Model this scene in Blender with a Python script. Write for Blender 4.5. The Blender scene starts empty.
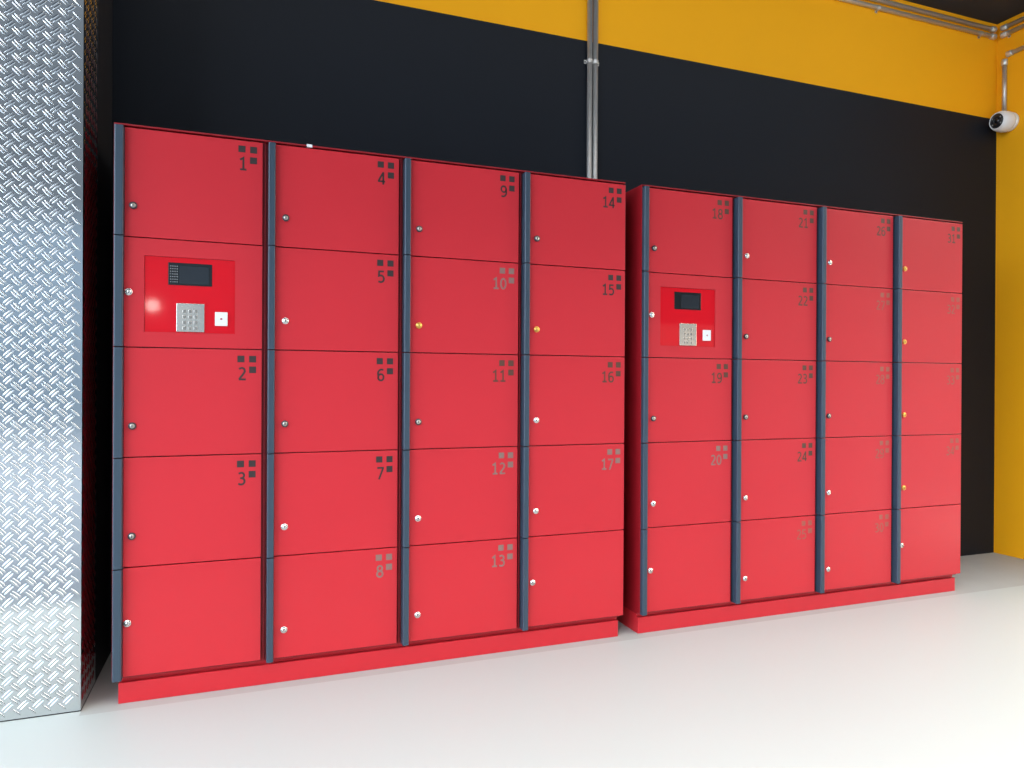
import bpy, bmesh, math, random
from math import sin, cos, pi, radians, sqrt
from mathutils import Vector, Matrix

random.seed(7)
S = bpy.context.scene
SKY, FILL = 6.7, 11.0
COL = S.collection

# ------------------------------------------------------------------ measures (metres)
W, GAP, ROW = 0.4486, 0.0583, 0.34       # column pitch, extra gap between the two banks, row pitch
ZB = 0.084                               # height of the lowest door edge above the floor
Y_WALL, X_WALL = 0.51, 4.597             # back wall plane, right wall plane
Z_CEIL, Z_PAINT = 3.074 + ZB, 2.5045 + ZB
Y_STEP = -1.22                           # outer edge of the white floor
XP = -0.0630                             # right face of the plate-clad pillar
Y_SEAM = -0.031                          # edge between white floor and grey concrete strip

# ------------------------------------------------------------------ materials
def nodes_of(name):
    m = bpy.data.materials.new(name); m.use_nodes = True
    nt = m.node_tree
    return m, nt, nt.nodes['Principled BSDF']

def paint(name, col, rough=0.5, metal=0.0, var=0.06, scale=6.0, spec=0.5, coat=0.0, coat_rough=0.1,
          bump=0.0, bump_scale=400.0, rough_var=0.04):
    m, nt, b = nodes_of(name)
    tc = nt.nodes.new('ShaderNodeTexCoord')
    nz = nt.nodes.new('ShaderNodeTexNoise'); nz.inputs['Scale'].default_value = scale
    nz.inputs['Detail'].default_value = 5.0
    nt.links.new(tc.outputs['Object'], nz.inputs['Vector'])
    mx = nt.nodes.new('ShaderNodeMix'); mx.data_type = 'RGBA'
    mx.inputs[6].default_value = tuple(c*(1-var) for c in col) + (1,)
    mx.inputs[7].default_value = tuple(min(1, c*(1+var)) for c in col) + (1,)
    nt.links.new(nz.outputs['Fac'], mx.inputs[0])
    nt.links.new(mx.outputs[2], b.inputs['Base Color'])
    mr = nt.nodes.new('ShaderNodeMapRange')
    mr.inputs['To Min'].default_value = max(0.02, rough-rough_var); mr.inputs['To Max'].default_value = rough+rough_var
    nt.links.new(nz.outputs['Fac'], mr.inputs['Value'])
    nt.links.new(mr.outputs['Result'], b.inputs['Roughness'])
    b.inputs['Metallic'].default_value = metal
    b.inputs['Specular IOR Level'].default_value = spec
    b.inputs['Coat Weight'].default_value = coat
    b.inputs['Coat Roughness'].default_value = coat_rough
    if bump:
        n2 = nt.nodes.new('ShaderNodeTexNoise'); n2.inputs['Scale'].default_value = bump_scale
        n2.inputs['Detail'].default_value = 2.0
        nt.links.new(tc.outputs['Object'], n2.inputs['Vector'])
        bp = nt.nodes.new('ShaderNodeBump'); bp.inputs['Strength'].default_value = bump
        bp.inputs['Distance'].default_value = 0.002
        nt.links.new(n2.outputs['Fac'], bp.inputs['Height'])
        nt.links.new(bp.outputs['Normal'], b.inputs['Normal'])
    return m

RED = (0.555, 0.020, 0.029)
M_red = paint('red_powder_coat', RED, rough=0.34, spec=0.4, var=0.04, scale=4, bump=0.05, bump_scale=900)
M_carcass = paint('dark_red_carcass_coat', (0.30, 0.008, 0.014), rough=0.42, spec=0.4, var=0.04, scale=4)  # door red darkened: shade of side and gaps put into the colour
M_panel = paint('glossy_red_sheet', (0.62, 0.006, 0.014), spec=0.25, rough=0.05, var=0.02, rough_var=0.01)
M_handle = paint('slate_blue_coat', (0.033, 0.055, 0.080), rough=0.38, var=0.05)
M_navy = paint('charcoal_navy_paint', (0.0088, 0.0112, 0.0160), rough=0.50, spec=0.16, var=0.12, scale=2.5, bump=0.12, bump_scale=120)
M_yellow = paint('mustard_yellow_paint', (0.90, 0.395, 0.007), rough=0.65, var=0.03, scale=2, spec=0.15, bump=0.10, bump_scale=120)
M_ceil = paint('dark_ceiling_paint', (0.010, 0.015, 0.023), rough=0.7, var=0.1)
M_dark = paint('black_wall_paint', (0.010, 0.010, 0.013), rough=0.6, var=0.1)
M_floor = paint('white_floor_coating', (0.47, 0.510, 0.482), rough=0.45, var=0.012, scale=1.6, spec=0.35)
M_concrete = paint('grey_concrete', (0.41, 0.42, 0.395), rough=0.6, var=0.08, scale=7, bump=0.1, bump_scale=90)
M_pave = paint('pale_paving', (0.145, 0.172, 0.195), rough=0.9, var=0.2, scale=9, bump=0.3, bump_scale=60)
M_slate = paint('dark_slate_cladding', (0.042, 0.050, 0.058), rough=0.8, spec=0.2)
M_render = paint('white_render', (0.28, 0.26, 0.23), rough=0.8)
M_facade = paint('pale_blue_grey_facade', (0.078, 0.112, 0.145), rough=0.8, var=0.12, scale=0.6)
M_steel = paint('galvanised_steel', (0.58, 0.57, 0.55), rough=0.42, metal=0.75, var=0.08, scale=30)
M_brushed = paint('brushed_steel', (0.72, 0.66, 0.58), rough=0.22, metal=1.0, var=0.04, scale=40)
M_key = paint('key_steel', (0.50, 0.46, 0.41), rough=0.30, metal=1.0, var=0.05, scale=40)
M_chrome = paint('lock_chrome', (0.85, 0.83, 0.80), rough=0.22, metal=1.0, var=0.03)
M_brass = paint('lock_brass', (0.90, 0.55, 0.13), rough=0.28, metal=1.0, var=0.03)
M_darkmetal = paint('lock_gunmetal', (0.07, 0.07, 0.08), rough=0.35, metal=0.6, var=0.05)  # dark reflection put into the lock colour; clip screws share it
M_black = paint('black_plastic', (0.012, 0.012, 0.013), rough=0.35, var=0.05)
M_glass = paint('screen_glass', (0.010, 0.011, 0.012), rough=0.06, var=0.02, rough_var=0.01)
M_lcd = paint('lcd_glass', (0.018, 0.022, 0.027), rough=0.10, var=0.3, scale=12, rough_var=0.01)
M_white = paint('white_plastic', (0.78, 0.78, 0.76), rough=0.35, var=0.02)
M_grey = paint('grey_plastic', (0.25, 0.25, 0.25), rough=0.4, var=0.05)
M_reddot = paint('indicator_red', (0.45, 0.10, 0.12), rough=0.4)
M_fitting = paint('cast_zinc_fitting', (0.66, 0.67, 0.63), rough=0.40, metal=0.7, var=0.05)
M_tag = paint('white_paper', (0.85, 0.82, 0.82), rough=0.7, var=0.02)

def alu(name):
    m, nt, b = nodes_of(name)
    tc = nt.nodes.new('ShaderNodeTexCoord')
    nz = nt.nodes.new('ShaderNodeTexNoise'); nz.inputs['Scale'].default_value = 5.0; nz.inputs['Detail'].default_value = 6.0
    nt.links.new(tc.outputs['Object'], nz.inputs['Vector'])
    mr = nt.nodes.new('ShaderNodeMapRange'); mr.inputs['To Min'].default_value = 0.08; mr.inputs['To Max'].default_value = 0.15
    nt.links.new(nz.outputs['Fac'], mr.inputs['Value']); nt.links.new(mr.outputs['Result'], b.inputs['Roughness'])
    mx = nt.nodes.new('ShaderNodeMix'); mx.data_type = 'RGBA'
    mx.inputs[6].default_value = (0.62, 0.64, 0.65, 1); mx.inputs[7].default_value = (0.74, 0.75, 0.755, 1)
    nt.links.new(nz.outputs['Fac'], mx.inputs[0]); nt.links.new(mx.outputs[2], b.inputs['Base Color'])
    b.inputs['Metallic'].default_value = 1.0
    return m
M_alu = alu('aluminium_tread_plate')

def decal(name, ink, cover):
    """printed ink worn down to the red paint under it; cover = how much ink is left"""
    m, nt, b = nodes_of(name)
    tc = nt.nodes.new('ShaderNodeTexCoord')
    nz = nt.nodes.new('ShaderNodeTexNoise'); nz.inputs['Scale'].default_value = 70.0; nz.inputs['Detail'].default_value = 3.0
    nt.links.new(tc.outputs['Object'], nz.inputs['Vector'])
    mr = nt.nodes.new('ShaderNodeMapRange')
    lo, hi = max(0, cover-0.22*(1-cover)*2), min(1, cover+0.22*(1-cover)*2)
    mr.inputs['From Min'].default_value = 0.3; mr.inputs['From Max'].default_value = 0.7
    mr.inputs['To Min'].default_value = lo; mr.inputs['To Max'].default_value = hi
    nt.links.new(nz.outputs['Fac'], mr.inputs['Value'])
    mx = nt.nodes.new('ShaderNodeMix'); mx.data_type = 'RGBA'
    mx.inputs[6].default_value = RED + (1,); mx.inputs[7].default_value = ink + (1,)
    nt.links.new(mr.outputs['Result'], mx.inputs[0]); nt.links.new(mx.outputs[2], b.inputs['Base Color'])
    b.inputs['Roughness'].default_value = 0.42
    return m
INK = (0.018, 0.020, 0.018)
M_ink = {'dark': decal('dark_print', INK, 0.97),
         'worn': decal('worn_print', (0.085, 0.040, 0.022), 0.96),
         'grey': decal('faded_grey_print', (0.17, 0.16, 0.13), 0.80),
         'faint': decal('faint_brown_print', (0.20, 0.13, 0.07), 0.55)}

# ------------------------------------------------------------------ mesh helpers
def obj(name, bm, mat, parent=None, loc=(0, 0, 0), smooth=False):
    me = bpy.data.meshes.new(name)
    bmesh.ops.recalc_face_normals(bm, faces=bm.faces[:])
    if smooth:
        for f in bm.faces: f.smooth = True
    bm.to_mesh(me); bm.free()
    for m in (mat if isinstance(mat, (list, tuple)) else [mat]): me.materials.append(m)
    o = bpy.data.objects.new(name, me); COL.objects.link(o)
    o.location = loc
    if parent: o.parent = parent
    return o

def thing(name, label, cat, loc=(0, 0, 0), group=None):
    o = bpy.data.objects.new(name, None); COL.objects.link(o)
    o.location = loc; o.empty_display_size = 0.1
    tag(o, label, cat, group); return o

def tag(o, label, cat, group=None):
    o['label'] = label; o['category'] = cat
    if group: o['group'] = group
    return o

def struct(name, bm, mat, label, cat):
    o = obj(name, bm, mat); o['kind'] = 'structure'; o['label'] = label; o['category'] = cat
    return o

def box(bm, x0, x1, y0, y1, z0, z1, bev=0.0, mi=0, seg=2):
    r = bmesh.ops.create_cube(bm, size=1.0)
    vs = r['verts']
    for v in vs:
        v.co = Vector((x0+(v.co.x+.5)*(x1-x0), y0+(v.co.y+.5)*(y1-y0), z0+(v.co.z+.5)*(z1-z0)))
    fs = set(f for v in vs for f in v.link_faces)
    for f in fs: f.material_index = mi
    if bev:
        es = list(set(e for v in vs for e in v.link_edges))
        rb = bmesh.ops.bevel(bm, geom=es, offset=bev, segments=seg, affect='EDGES', profile=0.5)
        for f in rb['faces']: f.material_index = mi

def prism(bm, pts, z0, z1, mi=0):
    a = [bm.verts.new((x, y, z0)) for x, y in pts]; b = [bm.verts.new((x, y, z1)) for x, y in pts]
    n = len(pts)
    for i in range(n):
        bm.faces.new((a[i], a[(i+1) % n], b[(i+1) % n], b[i])).material_index = mi
    bm.faces.new(a[::-1]).material_index = mi; bm.faces.new(b).material_index = mi

def lathe(bm, prof, M=Matrix(), n=28, mi=0):
    """prof: (r, h) pairs; axis along local +Z, placed by M"""
    rings = []
    for r, h in prof:
        if r < 1e-6: rings.append([bm.verts.new(M @ Vector((0, 0, h)))])
        else: rings.append([bm.verts.new(M @ Vector((r*cos(2*pi*k/n), r*sin(2*pi*k/n), h))) for k in range(n)])
    for a, b in zip(rings, rings[1:]):
        for k in range(n):
            q = [a[k % len(a)], a[(k+1) % n % len(a)], b[(k+1) % n % len(b)], b[k % len(b)]]
            u = []
            for v in q:
                if v not in u: u.append(v)
            if len(u) >= 3:
                f = bm.faces.new(u); f.material_index = mi; f.smooth = True

def axis_matrix(loc, d):
    return Matrix.Translation(Vector(loc)) @ Vector(d).to_track_quat('Z', 'Y').to_matrix().to_4x4()

def tube(bm, pts, r, n=18, mi=0):
    pts = [Vector(p) for p in pts]; rings = []
    up = None
    for i, p in enumerate(pts):
        t = ((pts[min(i+1, len(pts)-1)]-p).normalized() + (p-pts[max(i-1, 0)]).normalized()).normalized()
        if up is None:
            up = Vector((0, 0, 1)) if abs(t.z) < .9 else Vector((1, 0, 0))
        a = t.cross(up).normalized(); b = a.cross(t).normalized(); up = b
        rings.append([bm.verts.new(p + r*(cos(2*pi*k/n)*a + sin(2*pi*k/n)*b)) for k in range(n)])
    for A, B in zip(rings, rings[1:]):
        for k in range(n):
            f = bm.faces.new((A[k], A[(k+1) % n], B[(k+1) % n], B[k])); f.smooth = True; f.material_index = mi
    bm.faces.new(rings[0][::-1]).material_index = mi; bm.faces.new(rings[-1]).material_index = mi

# ------------------------------------------------------------------ the place
bm = bmesh.new(); box(bm, XP, X_WALL, Y_STEP, Y_SEAM, -0.12, 0.0); box(bm, -2.0, XP, Y_STEP, 0.002, -0.12, 0.0)
struct('floor', bm, M_floor, 'smooth white coated floor in front of the red lockers', 'floor')
bm = bmesh.new(); box(bm, XP, X_WALL, Y_SEAM, Y_WALL, -0.12, -0.0005)
struct('floor_back', bm, M_concrete, 'grey concrete floor strip under and beside the lockers', 'floor')

bm = bmesh.new()
box(bm, -0.30, X_WALL+.15, Y_WALL, Y_WALL+.15, -0.12, Z_PAINT, mi=0)
box(bm, -0.30, X_WALL+.15, Y_WALL, Y_WALL+.15, Z_PAINT, Z_CEIL, mi=1)
struct('wall_back', bm, [M_navy, M_yellow], 'back wall painted charcoal below and mustard yellow above', 'wall')
bm = bmesh.new(); box(bm, X_WALL, X_WALL+.15, -0.35, Y_WALL, -0.12, Z_CEIL)
struct('wall_right', bm, M_yellow, 'mustard yellow side wall at the far end of the lockers', 'wall')
bm = bmesh.new(); box(bm, -3.0, X_WALL+.15, -1.80, Y_WALL+.15, Z_CEIL, Z_CEIL+.25)
struct('ceiling', bm, M_ceil, 'dark charcoal ceiling over the lockers', 'ceiling')
bm = bmesh.new(); box(bm, -2.0, XP-.004, 0.004, 0.66, -0.12, Z_CEIL)
struct('wall_left', bm, M_dark, 'dark wall behind the tread plate cladding', 'wall')
bm = bmesh.new(); box(bm, -40, 40, -40, Y_STEP, -0.16, -0.012)
struct('ground', bm, M_pave, 'grey asphalt ground in front of the lockers', 'ground')
bm = bmesh.new(); box(bm, -7.5, 10, -14.5, -14, -0.15, 4.2, mi=0); box(bm, -7.5, 10, -14.5, -14, 4.2, 14, mi=1)  # unseen building, sized and toned to shape sky light and reflections
box(bm, 10, 33, -14.5, -14, -0.15, 2.6, mi=2); box(bm, 10, 33, -14.5, -14, 2.6, 12, mi=1)
struct('wall_opposite', bm, [M_facade, M_slate, M_render], 'pale blue grey building front across the yard', 'wall')

# ------------------------------------------------------------------ tread plate cladding
def lug_bars(bm, px, pz, sgn, put, clip=None):
    """one pair of short raised bars at 45 degrees: rounded, lens shaped, 1.7 mm high"""
    L, wd, hh, sep = 0.0165, 0.0029, 0.0015, 0.0042
    ux, uz = cos(pi/4), sgn*sin(pi/4)
    vx, vz = -uz, ux
    for s in (-1, 1):
        cx, cz = px+vx*s*sep, pz+vz*s*sep
        if clip and not clip(cx, cz): continue
        rows = []
        for k in range(7):
            t = -1+2*k/6
            prof = sqrt(max(0.0, 1-t*t))
            bow = -s*0.0*t*t
            row = []
            for q, h in ((-1, 0), (-.55, .8), (0, 1), (.55, .8), (1, 0)):
                a = t*L; b = q*wd*max(prof, .12)+bow
                row.append(bm.verts.new(put(cx+ux*a+vx*b, cz+uz*a+vz*b, h*hh*prof**.7)))
            rows.append(row)
        for A, B in zip(rows, rows[1:]):
            for i in range(4):
                f = bm.faces.new((A[i], A[i+1], B[i+1], B[i])); f.smooth = True

clad = thing('metal_cladding', 'silver tread plate cladding with raised diagonal bars, left of the lockers', 'metal cladding', (-0.5, 0, 0))
P = 0.0385
bm = bmesh.new()
box(bm, -2.0, XP, 0.0, 0.003, 0.004, Z_CEIL-.002)
XO, ZO = -0.2309, 2.0535 + ZB
i0, i1 = int((-1.0-XO)/P), int((XP-XO)/P)+1
j0, j1 = int((0.0-ZO)/P), int((Z_CEIL-ZO)/P)+1
put = lambda x, z, h: Vector((x, -h, z))
ok = lambda x, z: x < XP-.0125 and 0.02 < z < Z_CEIL-.02
for i in range(i0, i1+1):
    for j in range(j0, j1+1):
        lug_bars(bm, XO+i*P, ZO+j*P, -1, put, ok)
        lug_bars(bm, XO+(i-.5)*P, ZO+(j-.5)*P, 1, put, ok)
bmf = bm
obj('front_sheet', bmf, M_alu, clad, (0.5, 0, 0))
bm = bmesh.new()
box(bm, XP-.003, XP, 0.0032, 0.222, 0.004, Z_CEIL-.002)
put = lambda y, z, h: Vector((XP+h, y, z))
ok = lambda y, z: 0.016 < y < 0.208 and 0.02 < z < Z_CEIL-.02
for i in range(0, 7):
    for j in range(j0, j1+1):
        lug_bars(bm, .01+i*P, ZO+j*P, -1, put, ok)
        lug_bars(bm, .01+(i-.5)*P, ZO+(j-.5)*P, 1, put, ok)
obj('side_sheet', bm, M_alu, clad, (0.5, 0, 0))

# ------------------------------------------------------------------ digits
def arc(cx, cy, rx, ry, a0, a1, n=14):
    return [(cx+rx*cos(radians(a0+(a1-a0)*k/n)), cy+ry*sin(radians(a0+(a1-a0)*k/n))) for k in range(n+1)]
T = 0.145
lo, hi, l, r = T/2, 1-T/2, T/2, 0.58-T/2
cx, rx = .29, (r-l)/2
DIG = {
 '0': [arc(cx, .5, rx, .5-T/2, 90, 450, 28)],
 '1': [[(.06, .80), (.17, .845), (.31, .955), (.31, lo)], [(.07, lo), (.53, lo)]],
 '2': [[(.07, .85)] + arc(.27, .715, .205, .225, 122, -28, 14) + [(.36, .47), (.08, lo+.02)], [(.05, lo), (.55, lo)]],
 '3': [[(.07, .88)] + arc(.26, .74, .20, .20, 110, -90, 12) + [(.18, .54)], [(.18, .54)] + arc(.26, .30, .235, .24, 90, -112, 14) + [(.05, .12)]],
 '4': [[(.41, lo*.2), (.41, .95), (.385, .95), (.05, .32), (.05, .265), (.57, .265)]],
 '5': [[(.50, hi), (.12, hi), (.10, .56)] + arc(.25, .335, .25, .27, 104, -118, 16) + [(.05, .09)]],
 '6': [[(.50, .90)] + arc(.36, .60, .30, .34, 85, 180, 8) + arc(cx+.005, .315, rx, .255, 180, -180, 22)],
 '7': [[(.04, hi), (.50, hi), (.50, .86), (.18, 0.0)]],
 '8': [arc(cx, .735, .185, .205, 90, 450, 22), arc(cx, .285, .225, .232, 90, 450, 22)],
 '9': [[(.08, .10)] + arc(.22, .40, .30, .34, -95, 0, 8) + arc(cx-.005, .685, rx, .255, 0, 360, 22)],
}
def ribbon(bm, pts, w, put):
    n = len(pts); closed = (abs(pts[0][0]-pts[-1][0])+abs(pts[0][1]-pts[-1][1])) < 1e-6
    L, R = [], []
    for i, p in enumerate(pts):
        a = pts[i-1] if i > 0 else (pts[-2] if closed else None)
        b = pts[i+1] if i < n-1 else (pts[1] if closed else None)
        d1 = Vector((p[0]-a[0], p[1]-a[1])).normalized() if a else None
        d2 = Vector((b[0]-p[0], b[1]-p[1])).normalized() if b else None
        d1 = d1 or d2; d2 = d2 or d1
        t = d1+d2
        t = t.normalized() if t.length > 1e-4 else d1
        nn = Vector((-t.y, t.x)); k = 1/max(.5, nn.dot(Vector((-d1.y, d1.x))))
        L.append(put(p[0]+nn.x*w/2*k, p[1]+nn.y*w/2*k)); R.append(put(p[0]-nn.x*w/2*k, p[1]-nn.y*w/2*k))
    vl = [bm.verts.new(v) for v in L]; vr = [bm.verts.new(v) for v in R]
    for i in range(n-1):
        bm.faces.new((vl[i], vl[i+1], vr[i+1], vr[i]))

def number_decal(text, parent, ink, xr, zt):
    """three small squares and the door number, printed at the top right corner of a door"""
    bm = bmesh.new(); y = -0.0005
    sq = 0.0215
    for dx, dz in ((.0175, .019), (.0530, .019), (.0175, .0535)):
        x1, z1 = xr-dx, zt-dz
        bm.faces.new([bm.verts.new(v) for v in ((x1-sq, y, z1-sq), (x1, y, z1-sq), (x1, y, z1), (x1-sq, y, z1))])
    H = 0.043; adv = 0.0285
    xe = xr-0.0475
    for k, ch in enumerate(reversed(text)):
        ox = xe-.58*H-k*adv
        yy = y
        for s, st in enumerate(DIG[ch]):
            yy = y-.00004*s
            ribbon(bm, st, T, lambda a, b, ox=ox, yy=yy: Vector((ox+a*H, yy, zt-.0560-H+b*H)))
    me_fix = bm
    o = obj('number_decal', me_fix, M_ink[ink], parent)
    for p in o.data.polygons:
        pass
    return o

# ------------------------------------------------------------------ locks
def lock_mesh(kind):
    bm = bmesh.new()
    M = axis_matrix((0, 0, 0), (0, -1, 0))
    R = .0112
    lathe(bm, [(R, 0), (R, .005), (R*.93, .0065), (R*.72, .0068)], M, 28, 0)
    lathe(bm, [(R*.72, .0068), (R*.68, .0058), (R*.66, .0058)], M, 28, 1)
    lathe(bm, [(R*.66, .0058), (R*.60, .0072), (0, .0074)], M, 28, 0 if kind != 'dark' else 2)
    box(bm, -.0011, .0011, -.0081, -.0070, -.0038, .0038, mi=1)
    me = bpy.data.meshes.new('lock_'+kind)
    bmesh.ops.recalc_face_normals(bm, faces=bm.faces[:])
    bm.to_mesh(me); bm.free()
    body = {'white': M_chrome, 'dark': M_darkmetal, 'brass': M_brass}[kind]
    for m in (body, M_black, M_key): me.materials.append(m)
    return me
LOCK = {k: lock_mesh(k) for k in ('white', 'dark', 'brass')}

# ------------------------------------------------------------------ locker banks
HX0, HX1, HY = 0.0175, 0.0395, -0.020       # grip strip of a door
def round_strip(HX0, HX1):
    """plan of the grip strip: rounded front edges, seen from above"""
    r = .0045; pts = [(HX0, .017)]
    pts += [(HX0+r-r*cos(radians(a)), HY+r-r*sin(radians(a))) for a in (0, 22, 45, 68, 90)]
    pts += [(HX1-r+r*sin(radians(a)), HY+r-r*cos(radians(a))) for a in (0, 22, 45, 68, 90)]
    pts += [(HX1, .017)]
    return pts

def door_mesh(x0, x1, z0, z1, hole=None):
    bm = bmesh.new()
    if not hole:
        box(bm, x0, x1, 0, .018, z0, z1, bev=.0012)
        return bm
    a, b, c, d = hole
    F = [bm.verts.new((x, 0, z)) for x, z in ((x0, z0), (x1, z0), (x1, z1), (x0, z1))]
    B = [bm.verts.new((x, .018, z)) for x, z in ((x0, z0), (x1, z0), (x1, z1), (x0, z1))]
    f = [bm.verts.new((x, 0, z)) for x, z in ((a, c), (b, c), (b, d), (a, d))]
    h = [bm.verts.new((x, .018, z)) for x, z in ((a, c), (b, c), (b, d), (a, d))]
    for i in range(4):
        j = (i+1) % 4
        bm.faces.new((F[i], F[j], f[j], f[i])); bm.faces.new((F[j], F[i], B[i], B[j]))
        bm.faces.new((f[i], f[j], h[j], h[i])); bm.faces.new((B[i], B[j], h[j], h[i]))
    return bm

BRASS, DARK = 'brass', 'dark'
def build_bank(off, cols, label, lock_kinds, inks, label_panel, first=(HX0, HX1), plinth_x=.019):
    root = thing('locker_bank', label, 'lockers', (off, 0, 0), 'banks of red lockers')
    XR = 4*W
    # carcass: closed box behind the doors, thin top sheet and end panel edge that reach the door fronts
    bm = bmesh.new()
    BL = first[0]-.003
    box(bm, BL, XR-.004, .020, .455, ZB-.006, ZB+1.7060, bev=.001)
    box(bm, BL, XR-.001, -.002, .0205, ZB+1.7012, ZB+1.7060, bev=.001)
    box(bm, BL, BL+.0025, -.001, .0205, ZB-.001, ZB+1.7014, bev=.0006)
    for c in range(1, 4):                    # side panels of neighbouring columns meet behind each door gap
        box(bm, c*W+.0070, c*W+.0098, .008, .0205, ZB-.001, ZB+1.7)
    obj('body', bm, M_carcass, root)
    bm = bmesh.new(); box(bm, plinth_x, XR-.010, .034, .45, ZB-.0206, ZB-.0060, bev=.0006)
    obj('bottom_panel', bm, M_red, root)
    bm = bmesh.new(); box(bm, plinth_x, XR-.013, .018, .44, 0.0, ZB-.0205, bev=.001)
    obj('plinth', bm, M_red, root)
    for c in range(4):
        h0, h1 = first if c == 0 else (HX0, HX1)
        strip = round_strip(h0, h1)
        for rw in range(5):
            num = cols[c][rw]
            z0, z1 = ZB+(4-rw)*ROW+.0018, ZB+(5-rw)*ROW-.0018
            if rw == 4: z0 = ZB+.004
            if rw == 0: z1 = ZB+5*ROW-.0045
            x0, x1 = c*W+h1+.0004, (c+1)*W
            panel = num == 'P'
            hole = (c*W+.1035, c*W+.3660, ZB+1.0685, ZB+1.3055) if panel else None
            d = obj('door', door_mesh(x0, x1, z0, z1, hole), M_red, root)
            d['label'] = ('red locker door holding the control panel' if panel else
                          'red locker door numbered %s' % num if num else 'red locker door without a number')
            bm = bmesh.new()
            prism(bm, [(c*W+x, y) for x, y in strip], z0-.0002-(.005 if rw == 4 else 0), z1)
            hd = obj('handle', bm, M_handle, d); hd['label'] = 'dark slate blue grip strip'
            kind = lock_kinds[c][rw]
            lk = bpy.data.objects.new('lock', LOCK[kind]); COL.objects.link(lk)
            lk.parent = d
            far = num and not panel
            lk.location = (c*W+(.0725 if far else .0615), 0, ZB+(4-rw)*ROW+(.0965 if far else .1695))
            lk['label'] = {'white': 'chrome cam lock', 'dark': 'dark cam lock', 'brass': 'brass coloured cam lock'}[kind]
            if far:
                n = number_decal(num, d, inks[c][rw], x1, ZB+(5-rw)*ROW-.0018)
                n['label'] = {'dark': 'dark printed number %s with three squares', 'worn': 'dark brown printed number %s with three squares',
                              'grey': 'faded grey number %s with three squares', 'faint': 'faint worn number %s with three squares'}[inks[c][rw]] % num
            if panel:
                bx = c*W; zz = ZB
                bm = bmesh.new(); box(bm, bx+.1039, bx+.3656, .0035, .017, zz+1.0689, zz+1.3051)
                cp = obj('control_panel', bm, M_panel, root); cp['label'] = label_panel
                # display: black bezel with a sunk screen and a perforated speaker field
                bm = bmesh.new()
                a0, a1, c0, c1 = bx+.1705, bx+.2975, zz+1.2180, zz+1.2885
                yb = .0036
                box(bm, a0, a1, .0022, yb, c0, c1, bev=.0005, mi=0)
                box(bm, a0+.032, a1-.010, .0014, .0024, c0+.006, c1-.010, mi=1)
                for u in range(4 if off == 0 else 0):
                    for v in range(7):
                        lathe(bm, [(.0019, 0), (.0019, .0006), (.0011, .0008), (0, .0002)],
                              axis_matrix((a0+.007+u*.0062, .0021, c0+.010+v*.0082), (0, -1, 0)), 8, 2)
                s = obj('display', bm, [M_glass, M_lcd, M_grey], cp); s['label'] = 'small dark display'
                bm = bmesh.new()
                a0, a1, c0, c1 = bx+.1945, bx+.2755, zz+1.0715, zz+1.1615
                box(bm, a0, a1, .0000, .0036, c0, c1, bev=.001, mi=0)
                for u in range(3):
                    for v in range(4):
                        kx, kz = a0+.0225+u*.0165, c0+.0115+v*.0180
                        box(bm, kx-.0050, kx+.0050, -.0022, .0002, kz-.0050, kz+.0050, bev=.0009, mi=1)
                k = obj('keypad', bm, [M_brushed, M_key], cp); k['label'] = 'brushed steel keypad with twelve keys'
                bm = bmesh.new()
                a0, a1, c0, c1 = bx+.3065, bx+.3440, zz+1.0935, zz+1.1375
                box(bm, a0, a1, -.0025, .0036, c0, c1, bev=.0015, mi=0)
                lathe(bm, [(.0034, 0), (.0034, .0006), (.0026, .0008), (0, .0008)],
                      axis_matrix(((a0+a1)/2, -.0024, (c0+c1)/2), (0, -1, 0)), 14, 1)
                q = obj('card_reader', bm, [M_white, M_reddot], cp); q['label'] = 'square white card reader'
    return root

A = build_bank(0.0,
    [['1', 'P', '2', '3', ''], ['4', '5', '6', '7', '8'], ['9', '10', '11', '12', '13'], ['14', '15', '16', '17', '']],
    'nearer bank of red lockers, doors numbered 1 to 17, beside the tread plate wall',
    [['dark', 'white', 'dark', 'dark', 'white'], ['dark', 'white', 'dark', 'white', 'white'],
     ['dark', 'brass', 'dark', 'white', 'white'], ['dark', 'brass', 'white', 'white', 'white']],
    [['dark', '', 'dark', 'dark', ''], ['dark', 'dark', 'dark', 'dark', 'grey'],
     ['dark', 'grey', 'worn', 'grey', 'grey'], ['dark', 'dark', 'worn', 'grey', '']],
    'glossy red control panel with display and keypad', (.0222, .0480), .0345)
B = build_bank(4*W+GAP,
    [['18', 'P', '19', '20', ''], ['21', '22', '23', '24', '25'], ['26', '27', '28', '29', '30'], ['31', '32', '33', '34', '']],
    'farther bank of red lockers, doors numbered 18 to 34, beside the yellow side wall',
    [['dark', 'white', 'dark', 'white', 'white'], ['white', 'dark', 'dark', 'white', 'white'],
     ['white', 'dark', 'dark', 'white', 'white'], ['brass', 'brass', 'brass', 'brass', 'white']],
    [['worn', '', 'worn', 'grey', ''], ['worn', 'worn', 'worn', 'worn', 'faint'],
     ['worn', 'faint', 'faint', 'faint', 'faint'], ['worn', 'faint', 'faint', 'faint', '']],
    'glossy red control panel with display and keypad')

bm = bmesh.new(); box(bm, .5865, .6045, -.0032, .0060, ZB+1.6990, ZB+1.7085, bev=.0008)
t = obj('tag', bm, M_tag, A); t['label'] = 'small white tag on the top edge above door 4'

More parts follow.
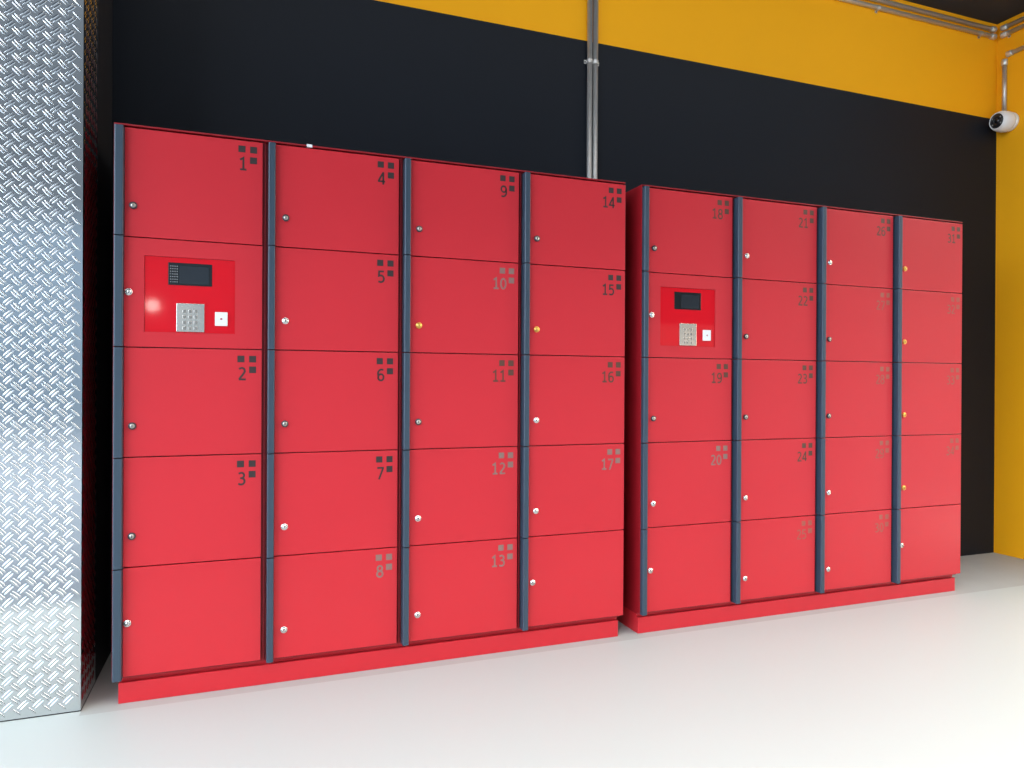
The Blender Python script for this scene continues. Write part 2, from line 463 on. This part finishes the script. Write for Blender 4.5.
# ------------------------------------------------------------------ conduits
RC = 0.0122
def clip(bm, p, axis, wall, side):
    """saddle clip hugging a conduit at p: a half band and two screw ears; wall = direction to the wall"""
    p, ax, w = Vector(p), Vector(axis), Vector(wall)
    s = ax.cross(w).normalized()
    hw, r0, r1 = .0085, RC+.0003, RC+.0022
    ring = []
    for k in range(13):
        a = pi*k/12
        d = s*cos(a) - w*sin(a)
        ring.append([p+d*q+ax*e*hw for q, e in ((r0, -1), (r1, -1), (r1, 1), (r0, 1))])
    ring = [[v+w*RC for v in ring[0]]] + ring + [[v+w*RC for v in ring[-1]]]
    R = [[bm.verts.new(v) for v in q] for q in ring]
    for A_, B_ in zip(R, R[1:]):
        for k in range(4): bm.faces.new((A_[k], A_[(k+1) % 4], B_[(k+1) % 4], B_[k]))
    for sg in (side,):
        c = p+s*sg*(r1+.0040)+w*(RC-.0012)
        vs = [bm.verts.new(c+s*a*.0055+ax*b*hw+w*cc*.0011) for cc in (-1, 1) for a, b in ((-1, -1), (1, -1), (1, 1), (-1, 1))]
        for q in ((0, 1, 2, 3), (4, 5, 6, 7), (0, 1, 5, 4), (1, 2, 6, 5), (2, 3, 7, 6), (3, 0, 4, 7)): bm.faces.new([vs[i] for i in q])
        lathe(bm, [(.0030, 0), (.0030, .0016), (.002, .0024), (0, .0024)], axis_matrix(c-w*.001, -w), 10, 1)

def conduit(pts, label, clips=(), wall=(0, 1, 0), ends=(), group=None):
    """pts: centre line; clips: points with a saddle clip; ends: (point, direction) couplings"""
    root = thing('conduit', label, 'conduit', pts[0], group)
    o3 = Vector(pts[0])
    bm = bmesh.new(); tube(bm, [Vector(p)-o3 for p in pts], RC)
    obj('tube', bm, M_steel, root)
    for p, ax, side in clips:
        bm = bmesh.new(); clip(bm, Vector(p)-o3, ax, wall, side)
        obj('clip', bm, [M_steel, M_darkmetal], root)
    for p, d in ends:
        bm = bmesh.new()
        lathe(bm, [(0, 0), (RC+.0035, 0), (RC+.0045, .002), (RC+.0045, .030), (RC+.0025, .034), (RC+.0002, .034)],
              axis_matrix(Vector(p)-o3, d), 20)
        obj('coupling', bm, M_fitting, root)
    return root

YC = Y_WALL-RC-.001
for x, w, sd in ((1.8830, 'left of the two', 1), (1.9125, 'right of the two', -1)):
    conduit([(x, YC, 0.0), (x, YC, Z_CEIL-.002)],
            'upright metal conduit rising behind the locker banks, ' + w, [((x, YC, 2.405+ZB), (0, 0, 1), sd)], group='upright conduits on the back wall')
ZU, ZL = 3.0290+ZB, 2.9870+ZB
XC = X_WALL-RC-.001
for z, nm, nc in ((ZU, 'upper', 0), (ZL, 'lower', 1)):
    xe = X_WALL-.050
    cl = [((3.64, YC, z), (1, 0, 0), -1), ((4.44, YC, z), (1, 0, 0), -1)] if nc else []
    conduit([(1.60 if nc else 1.50, YC, z), (xe, YC, z)],
            '%s metal conduit running along the top of the back wall' % nm, cl, (0, 1, 0), [((xe+.012, YC, z), (-1, 0, 0))], 'conduits along the top of the walls')
    ye = Y_WALL-.050
    cl = [((XC, .435, z), (0, 1, 0), 1)] if nc else []
    conduit([(XC, -.34, z), (XC, ye, z)],
            '%s metal conduit running along the top of the yellow side wall' % nm, cl, (1, 0, 0), [((XC, ye+.012, z), (0, -1, 0))], 'conduits along the top of the walls')
conduit([(XC, .4545, 2.520+ZB), (XC, .4545, 2.812+ZB)], 'short upright conduit rising from the security camera', (), (1, 0, 0),
        [((XC, .4545, 2.838+ZB), (0, 0, -1))])
conduit([(XC, -.34, 2.862+ZB), (XC, .418, 2.862+ZB)], 'level conduit on the yellow wall, starting above the camera conduit', (), (1, 0, 0),
        [((XC, .440, 2.862+ZB), (0, -1, 0))])

# ------------------------------------------------------------------ security camera
CC = Vector((X_WALL, .428, 2.462+ZB))
cr = thing('security_camera', 'white turret security camera with black lens face, mounted on the yellow wall', 'security camera', CC)
MM = axis_matrix((0, 0, 0), (-1, .06, -.04)) @ Matrix.Scale(.85, 4)
bm = bmesh.new()
lathe(bm, [(0, 0), (.060, 0), (.064, .004), (.065, .022), (.062, .026), (0, .026)], axis_matrix((0, 0, 0), (-1, 0, 0)) @ Matrix.Scale(.85, 4), 36)
obj('mount_base', bm, M_white, cr)
bm = bmesh.new()
lathe(bm, [(.060, .026), (.068, .034), (.0705, .055), (.0700, .078), (.0675, .098), (.062, .114), (.055, .125), (.051, .128), (.049, .124)], MM, 40)
obj('housing', bm, M_white, cr)
bm = bmesh.new()
lathe(bm, [(.0495, .118), (.0495, .1245), (.030, .1265), (.021, .1270), (.0195, .1240)], MM, 32, 0)
lathe(bm, [(.0195, .1240), (.015, .1285), (.008, .1310), (0, .1315)], MM, 24, 1)
for a in (35, 145, 215, 325):
    q = MM @ Matrix.Translation((.036*cos(radians(a)), .036*sin(radians(a)), .1255))
    lathe(bm, [(.0055, 0), (.0055, .0012), (.004, .0022), (0, .0024)], q, 12, 2)
obj('lens_face', bm, [M_black, M_glass, M_grey], cr)['label'] = 'black lens face'

# ------------------------------------------------------------------ daylight and added lights
wd = bpy.data.worlds.new('overcast_sky'); S.world = wd; wd.use_nodes = True
nt = wd.node_tree; bg = nt.nodes['Background']
tc = nt.nodes.new('ShaderNodeTexCoord'); sx = nt.nodes.new('ShaderNodeSeparateXYZ')
nt.links.new(tc.outputs['Generated'], sx.inputs[0])
mr = nt.nodes.new('ShaderNodeMapRange'); mr.inputs['From Min'].default_value = -.8; mr.inputs['From Max'].default_value = .8
nt.links.new(sx.outputs['X'], mr.inputs['Value'])
mx = nt.nodes.new('ShaderNodeMix'); mx.data_type = 'RGBA'
mx.inputs[6].default_value = (0.80, 0.95, 1.15, 1); mx.inputs[7].default_value = (1.12, 1.0, 0.86, 1)
nt.links.new(mr.outputs['Result'], mx.inputs[0]); nt.links.new(mx.outputs[2], bg.inputs['Color'])
bg.inputs['Strength'].default_value = SKY

ld = bpy.data.lights.new('soffit_strip_lamp', 'AREA'); lo_ = bpy.data.objects.new('soffit_strip_lamp', ld); COL.objects.link(lo_)  # unseen area light added to brighten the yellow upper wall
ld.shape = 'RECTANGLE'; ld.size = 5.2; ld.size_y = 0.06; ld.energy = FILL; ld.color = (1.0, .96, .90)
lo_.location = (2.0, -0.55, Z_CEIL-.03)
lo_.rotation_euler = Vector((0, 0.80, -0.60)).to_track_quat('-Z', 'Y').to_euler()
lo_.rotation_euler = Matrix(((1, 0, 0), (0, .60, -.80), (0, .80, .60))).to_euler()

pd = bpy.data.lights.new('yard_lamp', 'POINT'); po = bpy.data.objects.new('yard_lamp', pd); COL.objects.link(po)  # unseen point light added for the highlight on the control panel
pd.energy = 20.0; pd.shadow_soft_size = 0.12; pd.color = (1.0, .93, .85); po.location = (-1.39, -13.5, 2.52)

# ------------------------------------------------------------------ camera
yaw, pitch, roll = 0.3571, -0.0016, 0.0053
f = Vector((sin(yaw)*cos(pitch), cos(yaw)*cos(pitch), sin(pitch)))
rt = Vector((cos(yaw), -sin(yaw), 0)); up = rt.cross(f)
c_, s_ = cos(roll), sin(roll)
rr, uu = c_*rt+s_*up, -s_*rt+c_*up
cd = bpy.data.cameras.new('camera'); co = bpy.data.objects.new('camera', cd); COL.objects.link(co)
cd.sensor_fit = 'HORIZONTAL'; cd.sensor_width = 36.0; cd.lens = 710/1024*36
cd.clip_start = .05; cd.clip_end = 200
mw = Matrix.Identity(4)
for i in range(3):
    mw[i][0], mw[i][1], mw[i][2] = rr[i], uu[i], -f[i]
mw[0][3], mw[1][3], mw[2][3] = 0.4038, -2.4617, 0.9158+ZB
co.matrix_world = mw
S.camera = co

vs = S.view_settings
vs.view_transform = 'Standard'; vs.look = 'None'; vs.exposure = -0.1; vs.gamma = 1.0; vs.use_curve_mapping = False
S.cycles.use_denoising = True
S.cycles.max_bounces = 10
S.cycles.sample_clamp_indirect = 8.0
